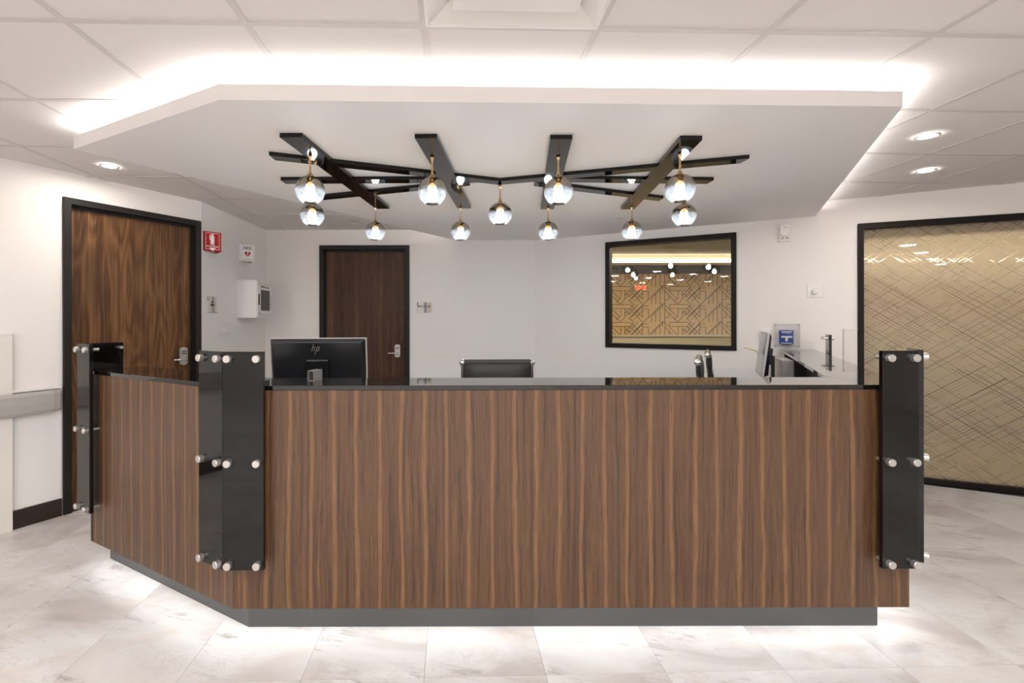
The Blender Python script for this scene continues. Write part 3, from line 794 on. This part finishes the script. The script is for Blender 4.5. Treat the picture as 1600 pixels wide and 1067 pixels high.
# ------------------------------------------------------------------ things on the left wall
def lw(s, z, out=0.0): return on_wall(LB, LA, s, z, out)
t = thing('handrail', 'grey vinyl bumper handrail on the left wall beside the door', 'handrail', lw(0,0), LA)
b = MB(); x0, x1 = 2.5, 5.19
prof = [(-0.035,0.74),(-0.05,0.725),(-0.066,0.727),(-0.075,0.745),(-0.078,0.795),(-0.075,0.85),(-0.066,0.866),(-0.05,0.868),(-0.035,0.855)]
n = len(prof)
vv = [(x0,y,z) for y,z in prof]+[(x1-0.05,y,z) for y,z in prof]+[(x1-0.012,y*0.86,0.797+(z-0.797)*0.98) for y,z in prof]+[(x1,y*0.55-0.012,0.797+(z-0.797)*0.9) for y,z in prof]
b.add(vv,[(j*n+k,j*n+(k+1)%n,(j+1)*n+(k+1)%n,(j+1)*n+k) for j in range(3) for k in range(n)],False)
b.add(vv,[tuple(range(n)),tuple(range(3*n,4*n))])
b.build('rail', M['rail'], t)
for s in (3.2,4.3,5.0): MB().box(s,-0.045,0.75,s+0.06,-0.006,0.845).build('bracket', M['dgrey'], t)
MB().box(x0,-0.03,0.874,x1+0.01,-0.0005,0.886).build('cap_strip', M['white'], t)
t = thing('wall_guard', 'tall white corner guard panel at the left edge below the handrail line', 'corner guard', lw(0,0), LA)
MB().box(4.2,-0.032,0.0,4.945,-0.017,1.243).build('panel', M['guard'], t, bevel=0.002)
MB().box(4.2,-0.036,1.243,4.95,-0.0005,1.251).build('cap', M['white'], t)

# ------------------------------------------------------------------ things on the alcove side wall (faces right)
def aw(y, z): return (AX, y, z)
def vsign(loc, half_w, hh, face, label, cat='sign'):
    """projecting V sign: two faces at 45 degrees meeting at a nose"""
    t = thing('projecting_sign', label, cat, loc, PI/2)
    d = half_w
    near = MB().add([(0,-0.0005,-hh),(d,-d,-hh),(d,-d,hh),(0,-0.0005,hh),(0.003,-0.0005,-hh),(d+0.0,-d+0.004,-hh),(d,-d+0.004,hh),(0.003,-0.0005,hh)],
        [(0,1,2,3),(5,4,7,6),(0,4,5,1),(3,2,6,7),(0,3,7,4),(1,5,6,2)]).build('near_face', face, t)
    MB().add([(2*d,-0.0005,-hh),(d,-d,-hh),(d,-d,hh),(2*d,-0.0005,hh),(2*d-0.003,-0.0005,-hh),(d,-d+0.004,-hh),(d,-d+0.004,hh),(2*d-0.003,-0.0005,hh)],
        [(1,0,3,2),(4,5,6,7),(0,1,5,4),(2,3,7,6),(3,0,4,7),(1,2,6,5)]).build('far_face', face, t)
    MB().box(-0.004,-0.003,-hh,0.0,-0.0005,hh).build('flange', face, t)
    f = empty('print', (0,0,0)); f.parent = t; f.rotation_euler = (0,0,-PI/4)
    return t, f
t, f = vsign(aw(4.19,2.025), 0.104, 0.085, M['red'], 'red projecting fire extinguisher sign beside the left door')
yo = -0.0012; W = 0.147
def bits(par, rects, mat, name):
    b = MB()
    for (x0,z0,x1,z1) in rects: b.box(x0,yo-0.0006,z0,x1,yo+0.0004,z1)
    return b.build(name, mat, par)
bits(f, [(0.018,-0.068,0.021,0.074),(0.128,-0.068,0.131,0.074),(0.018,0.071,0.131,0.074),(0.018,-0.071,0.048,-0.068),(0.101,-0.071,0.131,-0.068)], M['pinkwhite'], 'border')
b = MB()
for pl in ([(0.058,-0.018),(0.089,-0.018),(0.089,0.042),(0.084,0.05),(0.063,0.05),(0.058,0.042)],[(0.069,0.05),(0.079,0.05),(0.079,0.058),(0.069,0.058)],[(0.064,0.058),(0.086,0.058),(0.086,0.065),(0.072,0.066),(0.064,0.063)],[(0.05,0.012),(0.055,0.012),(0.055,0.05),(0.066,0.056),(0.064,0.061),(0.05,0.054)]):
    b.vprism(pl, yo-0.0006, yo+0.0004)
b.build('extinguisher_symbol', M['pinkwhite'], f)
lettering('FIRE', 0.019, M['pinkwhite'], f, 0.0745, -0.028, yo)
lettering('EXTINGUISHER', 0.0165, M['pinkwhite'], f, 0.0745, -0.045, yo, xs=0.86)
MB().vprism([(0.05,-0.056),(0.099,-0.056),(0.099,-0.064),(0.0745,-0.082),(0.05,-0.064)], yo-0.0006, yo+0.0004).build('arrow', M['pinkwhite'], f)
t, f = vsign(aw(4.862,2.012), 0.103, 0.083, M['white'], 'white projecting AED sign with a red heart')
bits(f, [(0.018,-0.072,0.0195,0.074),(0.134,-0.072,0.1355,0.074),(0.018,0.0725,0.1355,0.074),(0.018,-0.072,0.1355,-0.0705)], M['red'], 'border')
lettering('AED', 0.04, M['ink'], f, 0.077, 0.052, yo, xs=1.15)
hp_ = []
for k in range(40):
    a = 2*PI*k/40; hp_.append((0.077+0.0019*16*math.sin(a)**3*0.98, -0.006+0.0019*(13*math.cos(a)-5*math.cos(2*a)-2*math.cos(3*a)-math.cos(4*a))))
MB().vprism(hp_, yo-0.0006, yo+0.0004).build('heart', M['red'], f)
MB().vprism([(0.081,0.013),(0.069,-0.008),(0.076,-0.008),(0.073,-0.028),(0.086,-0.004),(0.079,-0.004),(0.085,0.013)], yo-0.0014, yo-0.0005).build('bolt_symbol', M['pinkwhite'], f)
bits(f, [(0.045,-0.061,0.058,-0.057),(0.062,-0.061,0.082,-0.057),(0.086,-0.061,0.110,-0.057)], M['ink'], 'small_print')
# AED cabinet, x along wall = +y world
t = thing('wall_cabinet', 'white metal defibrillator cabinet with a small dark window on the side wall', 'cabinet', aw(4.798,1.352), PI/2)
MB().box(0,-0.196,0,0.372,-0.0005,0.38).build('body', M['white'], t, bevel=0.004)
dr = MB().box(0.012,-0.204,0.014,0.36,-0.1955,0.366).build('cabinet_door', M['white'], t, bevel=0.003)
MB().box(0.085,-0.2055,0.075,0.30,-0.2035,0.285).build('door_window', M['dgrey'], dr)
MB().box(0.026,-0.2055,0.13,0.058,-0.2035,0.24).build('pull_recess', M['black'], dr)
b = MB(); b.box(0.092,-0.2048,0.310,0.135,-0.2035,0.328); b.box(0.142,-0.2048,0.310,0.18,-0.2035,0.328); b.build('logo_print', M['stripe_maroon'], dr)
b = MB(); b.box(0.19,-0.2048,0.308,0.235,-0.2035,0.322); b.box(0.242,-0.2048,0.308,0.29,-0.2035,0.322); b.build('logo_print', M['stripe_grey'], dr)
b = MB(); b.box(0.02,-0.2046,0.343,0.35,-0.2035,0.3455); b.box(0.02,-0.2046,0.024,0.35,-0.2035,0.0265); b.build('door_groove', M['stripe_grey'], dr)
bits_ = MB()
for k in range(8): bits_.box(0.322,-0.2048,0.1+0.017*k,0.338,-0.2035,0.109+0.017*k)
bits_.box(0.03,-0.2048,0.05,0.075,-0.2035,0.055); bits_.box(0.03,-0.2048,0.038,0.11,-0.2035,0.043)
bits_.build('small_print', M['stripe_grey'], dr)
# room sign left
def room_sign(loc, rz, W, H, label, stripes, txt):
    t = thing('room_sign', label, 'sign', loc, rz)
    MB().box(0,-0.006,0,W,-0.0005,H).build('sign_plate', M['offwhite'], t, bevel=0.001, seg=1)
    for (x0,x1,z0,z1,m) in stripes: MB().box(x0*W,-0.0068,z0*H,x1*W,-0.0058,z1*H).build('stripe', M[m], t)
    for (s,size,x,z,m,xs) in txt: lettering(s,size,M[m],t,x*W,z*H,-0.0072,xs=xs)
    return t
t = room_sign(aw(4.236,1.397), PI/2, 0.182, 0.147, 'small striped plastic room sign above the switches by the left door',
    [(0.0,1.0,0,0.02,'stripe_grey'),(0.06,0.12,0.72,1,'stripe_maroon'),(0.2,0.22,0,1,'stripe_grey'),(0.34,0.38,0,1,'stripe_grey'),(0.48,0.62,0,1,'stripe_grey'),(0.62,0.86,0,1,'stripe_beige')], [])
MB().box(0.058,-0.0085,0.062,0.118,-0.0066,0.08).build('insert', M['ink'], t)
MB().box(0.074,-0.0085,0.09,0.1,-0.0066,0.106).build('insert', M['ink'], t)
t = room_sign((-0.583,BW,1.407), 0, 0.192, 0.122, 'striped plastic MEDS ROOM sign right of the back door',
    [(0.07,0.13,0.7,1,'stripe_maroon'),(0.07,0.085,0,0.7,'stripe_grey'),(0.27,0.285,0,1,'stripe_grey'),(0.42,0.5,0,1,'stripe_beige'),(0.5,0.61,0,1,'stripe_blue'),(0.61,0.92,0,1,'stripe_beige'),(0.75,0.765,0,1,'stripe_grey')], [('MEDS ROOM',0.032,0.47,0.6,'ink',0.78)])
t = thing('switch_plate', 'ivory three gang light switch plate below the small room sign', 'switch', aw(4.43,1.185), PI/2)
MB().box(0,-0.007,0,0.205,-0.0005,0.118).build('plate', M['offwhite'], t, bevel=0.002)
for k in range(3):
    sw = MB(); x0 = 0.04+k*0.046
    sw.add([(x0,-0.007,0.026),(x0+0.033,-0.007,0.026),(x0+0.033,-0.007,0.092),(x0,-0.007,0.092),(x0,-0.013,0.03),(x0+0.033,-0.013,0.03),(x0+0.033,-0.008,0.09),(x0,-0.008,0.09)],[(4,5,6,7),(0,1,5,4),(1,2,6,5),(2,3,7,6),(3,0,4,7)])
    sw.build('switch', M['white'], t)

# ------------------------------------------------------------------ things on the angled wall
def ww(s, z): return on_wall(WC, WA, s, z)
t = thing('motion_sensor', 'small white sensor box high on the angled wall', 'sensor', ww(2.345,2.03), WA)
MB().box(0,-0.03,0,0.085,-0.0005,0.125).build('back_box', M['offwhite'], t, bevel=0.003)
b = MB(); b.vprism([(0.006,0.065),(0.018,0.06),(0.022,0.045),(0.064,0.045),(0.068,0.06),(0.08,0.065),(0.08,0.145),(0.006,0.145)],-0.062,-0.03); b.build('sensor_head', M['white'], t, bevel=0.003)
MB().cyl((0.043,-0.062,0.118),(0.043,-0.0635,0.118),0.004,n=12).build('sensor_eye', M['black'], t)
b = MB(); b.box(0.018,-0.034,0.018,0.036,-0.03,0.036); b.box(0.05,-0.034,0.018,0.07,-0.03,0.036); b.build('grille', M['grey'], t)
t = thing('dimmer_switch', 'square white dimmer plate with a round knob on the angled wall', 'switch', ww(2.555,1.523), WA)
MB().box(0,-0.008,0,0.115,-0.0005,0.122).build('plate', M['white'], t, bevel=0.002)
MB().lathe([(0.0,0.03),(0.018,0.03),(0.022,0.026),(0.025,0.0)],24).build('knob', M['white'], t).matrix_local = Matrix.Translation((0.052,-0.008,0.05)) @ Matrix.Rotation(PI/2,4,'X')
t = thing('pull_station', 'blue emergency pull station inside a clear plastic cover on the angled wall', 'alarm', ww(2.305,1.085), WA)
b = MB(); X0,X1,Z0,Z1 = 0.0,0.19,0.0,0.205
b.vprism([(X0+0.01,Z0+0.01),(X1-0.01,Z0+0.01),(X1-0.01,Z1-0.01),(X0+0.01,Z1-0.01)],-0.075,-0.0732); 
for (x0,z0,x1,z1) in ((X0,Z0,X0+0.012,Z1),(X1-0.012,Z0,X1,Z1),(X0,Z0,X1,Z0+0.012),(X0,Z1-0.012,X1,Z1)): b.box(x0,-0.075,z0,x1,-0.0005,z1)
b.build('clear_cover', M['clearcover'], t)
st = MB().box(0.04,-0.05,0.025,0.145,-0.0005,0.15).build('station_body', M['blue'], t, bevel=0.003)
b = MB(); b.box(0.052,-0.0615,0.082,0.133,-0.05,0.098); b.box(0.083,-0.0615,0.05,0.102,-0.05,0.083); b.build('pull_handle', M['white'], st, bevel=0.002)
b = MB(); b.box(0.05,-0.0512,0.136,0.135,-0.0499,0.142); b.box(0.058,-0.0512,0.124,0.127,-0.0499,0.130); b.box(0.052,-0.0512,0.03,0.133,-0.0499,0.036); b.build('small_print', M['white'], st)
t = thing('outlet_box', 'blank white wall box partly behind the right monitor', 'wall box', ww(2.195,1.14), WA)
MB().box(0,-0.03,0,0.09,-0.0005,0.095).build('box_body', M['white'], t, bevel=0.004)
MB().cyl((0.045,-0.03,0.07),(0.045,-0.0312,0.07),0.004,n=10).build('screw', M['grey'], t)
t = thing('wall_guard', 'cream corner guard panel between the angled wall and the glass partition', 'corner guard', ww(wl-0.095,0), WA)
MB().box(0,-0.014,0.0,0.092,-0.0005,1.243).build('panel', M['guard'], t, bevel=0.002)
MB().box(-0.002,-0.018,1.243,0.094,-0.0005,1.25).build('cap', M['white'], t)

# ------------------------------------------------------------------ monitors
def monitor(label, loc, rz, W, H, zb, tilt, logo):
    """screen faces local +y (away from -y); loc on the work surface"""
    t = thing('computer_monitor', label, 'monitor', loc, rz)
    mt = Matrix.Translation((0,0,zb+H/2)) @ Matrix.Rotation(tilt,4,'X')
    def put(o): o.matrix_local = mt; return o
    put(MB().box(-W/2,-0.004,-H/2,W/2,0.012,H/2).build('bezel', M['grey'], t, bevel=0.002))
    bk = MB(); bk.add([(-W/2+0.004,-0.004,-H/2+0.003),(W/2-0.004,-0.004,-H/2+0.003),(W/2-0.004,-0.004,H/2-0.002),(-W/2+0.004,-0.004,H/2-0.002),
        (-W/2+0.03,-0.032,-H/2+0.02),(W/2-0.03,-0.032,-H/2+0.02),(W/2-0.03,-0.018,H/2-0.02),(-W/2+0.03,-0.018,H/2-0.02)],[(4,5,6,7),(0,1,5,4),(1,2,6,5),(2,3,7,6),(3,0,4,7),(0,3,2,1)])
    back = put(bk.build('back_shell', M['monback'], t, bevel=0.004))
    put(MB().box(-W/2+0.008,0.012,-H/2+0.012,W/2-0.008,0.0128,H/2-0.008).build('screen', M['screen'], t))
    if logo:
        g_ = MB(); sx, z0, y_ = -0.014, H/2-0.057, -0.0265
        for (x,za,zb_) in ((-0.018,-0.012,0.026),(-0.006,-0.012,0.010),(0.006,-0.034,0.010),(0.018,-0.012,0.010)):
            k = 0.33; g_.vprism([(sx+x+za*k,z0+za),(sx+x+za*k+0.0035,z0+za),(sx+x+zb_*k+0.0035,z0+zb_),(sx+x+zb_*k,z0+zb_)], y_, y_+0.006)
        k = 0.33
        for (xa,zz) in ((-0.018,0.0085),(0.006,0.0085),(0.006,-0.012)):
            g_.vprism([(sx+xa+zz*k,z0+zz),(sx+xa+zz*k+0.0135,z0+zz),(sx+xa+(zz+0.003)*k+0.0135,z0+zz+0.003),(sx+xa+(zz+0.003)*k,z0+zz+0.003)], y_, y_+0.006)
        g_.build('logo', M['steel'], back)
    hub = MB().box(-0.06,-0.055,-0.075,0.06,-0.03,0.045).build('stand_hub', M['black'], t, bevel=0.006); hub.matrix_local = mt
    MB().box(-0.022,-0.072,0.01,0.022,-0.05,zb+H*0.45).build('stand_column', M['black'], t, bevel=0.003)
    MB().box(-0.10,-0.13,0.0,0.10,0.06,0.012).build('stand_base', M['black'], t, bevel=0.004)
    return t
monitor('black computer monitor seen from behind at the left of the counter', (-0.83,2.70,0.74), R(4), 0.53, 0.315, 0.182, R(9), True)
monitor('computer monitor seen edge on at the right of the desk', (2.165,3.52,0.74), R(63), 0.50, 0.31, 0.19, R(7), False)
# small holder on the countertop
t = thing('card_holder', 'small grey open ended holder on the countertop before the left monitor', 'holder', (-0.715,2.15,ZT), R(-14))
b = MB(); W, H, Tt = 0.032, 0.046, 0.003
b.box(0,0,0,W,0.07,Tt); b.box(0,0,H-Tt,W,0.07,H); b.box(0,0,Tt,Tt,0.07,H-Tt); b.box(W-Tt,0,Tt,W,0.07,H-Tt)
b.build('sleeve', M['mgrey'], t)
MB().box(Tt,0.02,Tt,W-Tt,0.024,H-Tt).build('inner_card', M['dgrey'], t)
# computer box by the return
t = thing('computer_box', 'slim grey computer case standing on the desk behind the right monitor', 'computer', (2.40,3.64,0.74), R(-25))
MB().box(-0.04,-0.15,0.005,0.04,0.16,0.293).build('case', M['grey'], t, bevel=0.004)
MB().box(-0.034,-0.152,0.012,0.034,-0.149,0.286).build('front_panel', M['grey'], t, bevel=0.001, seg=1)
for sx in (-0.03,0.03): MB().box(sx-0.006,-0.12,0.0,sx+0.006,0.13,0.006).build('foot', M['black'], t)
o = MB().tube([(2.27,3.62,0.743),(2.33,3.80,0.80),(2.42,3.98,0.98),(2.5,4.15,1.055),(2.56,4.40,1.065),(2.575,4.475,1.07)],0.0035).build('network_cable', M['yellow'])
tag(o, 'thin yellow cable between the right monitor and the wall', 'cable')

# ------------------------------------------------------------------ office chairs (backs and rails of slim ribbed type)
def make_chair(label, loc, rz):
    t = thing('office_chair', label, 'chair', loc, rz, 'black ribbed desk chairs')
    W = 0.225
    # side rail path: seat front -> seat rear -> back top, in local y (front = -y), z
    path = [(-0.23,0.455),(-0.20,0.47),(0.0,0.46),(0.14,0.455),(0.19,0.475),(0.215,0.53),(0.235,0.70),(0.262,0.90),(0.272,1.03),(0.276,1.055)]
    def pad(pts, name, ribs):
        b = MB(); nr = len(pts)
        vs = []; prof = []
        for k in range(len(pts)-1):
            (y0,z0),(y1,z1) = pts[k], pts[k+1]
            m_ = max(1, round(math.hypot(y1-y0,z1-z0)/0.02))
            for q in range(m_): prof.append((y0+(y1-y0)*q/m_, z0+(z1-z0)*q/m_))
        prof.append(pts[-1]); n = len(prof); L = 0.0; acc = [0]
        for k in range(1,n): L += math.hypot(prof[k][0]-prof[k-1][0],prof[k][1]-prof[k-1][1]); acc.append(L)
        for k,(y,z) in enumerate(prof):
            y0,z0 = prof[max(0,k-1)]; y1,z1 = prof[min(n-1,k+1)]; d = math.hypot(y1-y0,z1-z0); ny,nz = -(z1-z0)/d, (y1-y0)/d
            th = 0.015+0.012*abs(math.sin(PI*acc[k]/L*ribs))**0.5
            for sx in (-1,-0.5,0,0.5,1): vs.append((sx*W*0.97, y+ny*th, z+nz*th))
            for sx in (1,0.5,0,-0.5,-1): vs.append((sx*W*0.97, y-ny*th*0.6, z-nz*th*0.6))
        fs = [(k*10+j,k*10+(j+1)%10,(k+1)*10+(j+1)%10,(k+1)*10+j) for k in range(n-1) for j in range(10)]
        b.add(vs, fs, True); b.add(vs[:10]+vs[-10:], [tuple(range(10))[::-1], tuple(range(10,20))])
        return b.build(name, M['leather'], t)
    pad(path[0:5], 'seat', 5); pad(path[5:10], 'backrest', 4)
    for sx in (-1,1):
        MB().tube([(sx*W,y,z) for y,z in path], 0.011, 10).build('side_rail', M['dchrome'], t)
        MB().tube([(sx*(W+0.004),-0.12,0.465),(sx*(W+0.03),-0.13,0.50),(sx*(W+0.035),-0.13,0.64),(sx*(W+0.035),-0.09,0.665),(sx*(W+0.035),0.12,0.665),(sx*(W+0.03),0.2,0.66),(sx*(W+0.004),0.225,0.655)], 0.009, 8).build('armrest', M['chrome'], t)
        MB().box(sx*(W+0.035)-0.02,-0.1,0.672,sx*(W+0.035)+0.02,0.13,0.69).build('arm_pad', M['black'], t, bevel=0.005)
    MB().cyl((-W-0.004,0.276,1.055),(W+0.004,0.276,1.055),0.021,n=18).build('top_roll', M['leather'], t)
    for sx in (-1,1): MB().lathe([(0.0,0.010),(0.012,0.009),(0.020,0.004),(0.022,-0.006),(0.022,-0.02)],18).build('end_cap', M['chrome'], t).matrix_local = Matrix.Translation((sx*(W+0.012),0.276,1.055)) @ Matrix.Rotation(sx*PI/2,4,'Y')
    b = MB(); b.tube([(-W,0.262,0.90),(0,0.285,0.90),(W,0.262,0.90)],0.008); b.build('cross_bar', M['chrome'], t)
    b = MB(); b.cyl((0,0,0.10),(0,0,0.30),0.025); b.cyl((0,0,0.30),(0,0,0.44),0.016); b.box(-0.10,-0.1,0.425,0.10,0.1,0.446); b.build('column', M['chrome'], t)
    for k in range(5):
        a = 2*PI*k/5+0.3
        MB().tube([(0,0,0.12),(0.15*math.cos(a),0.15*math.sin(a),0.11),(0.30*math.cos(a),0.30*math.sin(a),0.075)],0.014,8).build('leg', M['chrome'], t)
        cx_, cy_ = 0.30*math.cos(a), 0.30*math.sin(a)
        MB().cyl((cx_-0.012*math.sin(a),cy_+0.012*math.cos(a),0.028),(cx_+0.012*math.sin(a),cy_-0.012*math.cos(a),0.028),0.028,n=14).build('caster', M['black'], t)
    return t
c0 = make_chair('black ribbed desk chair facing the counter behind its middle', (0.205,2.86,0), R(2))
c1 = copy_tree(c0); c1.location = (1.837,3.184,0); c1.rotation_euler = (0,0,R(63)); c1['label'] = 'lower left of the two black desk chairs seen side on before the window'
c2 = copy_tree(c0); c2.location = (2.2,3.784,0); c2.rotation_euler = (0,0,R(63)); c2['label'] = 'taller right one of the two black desk chairs seen side on before the window'
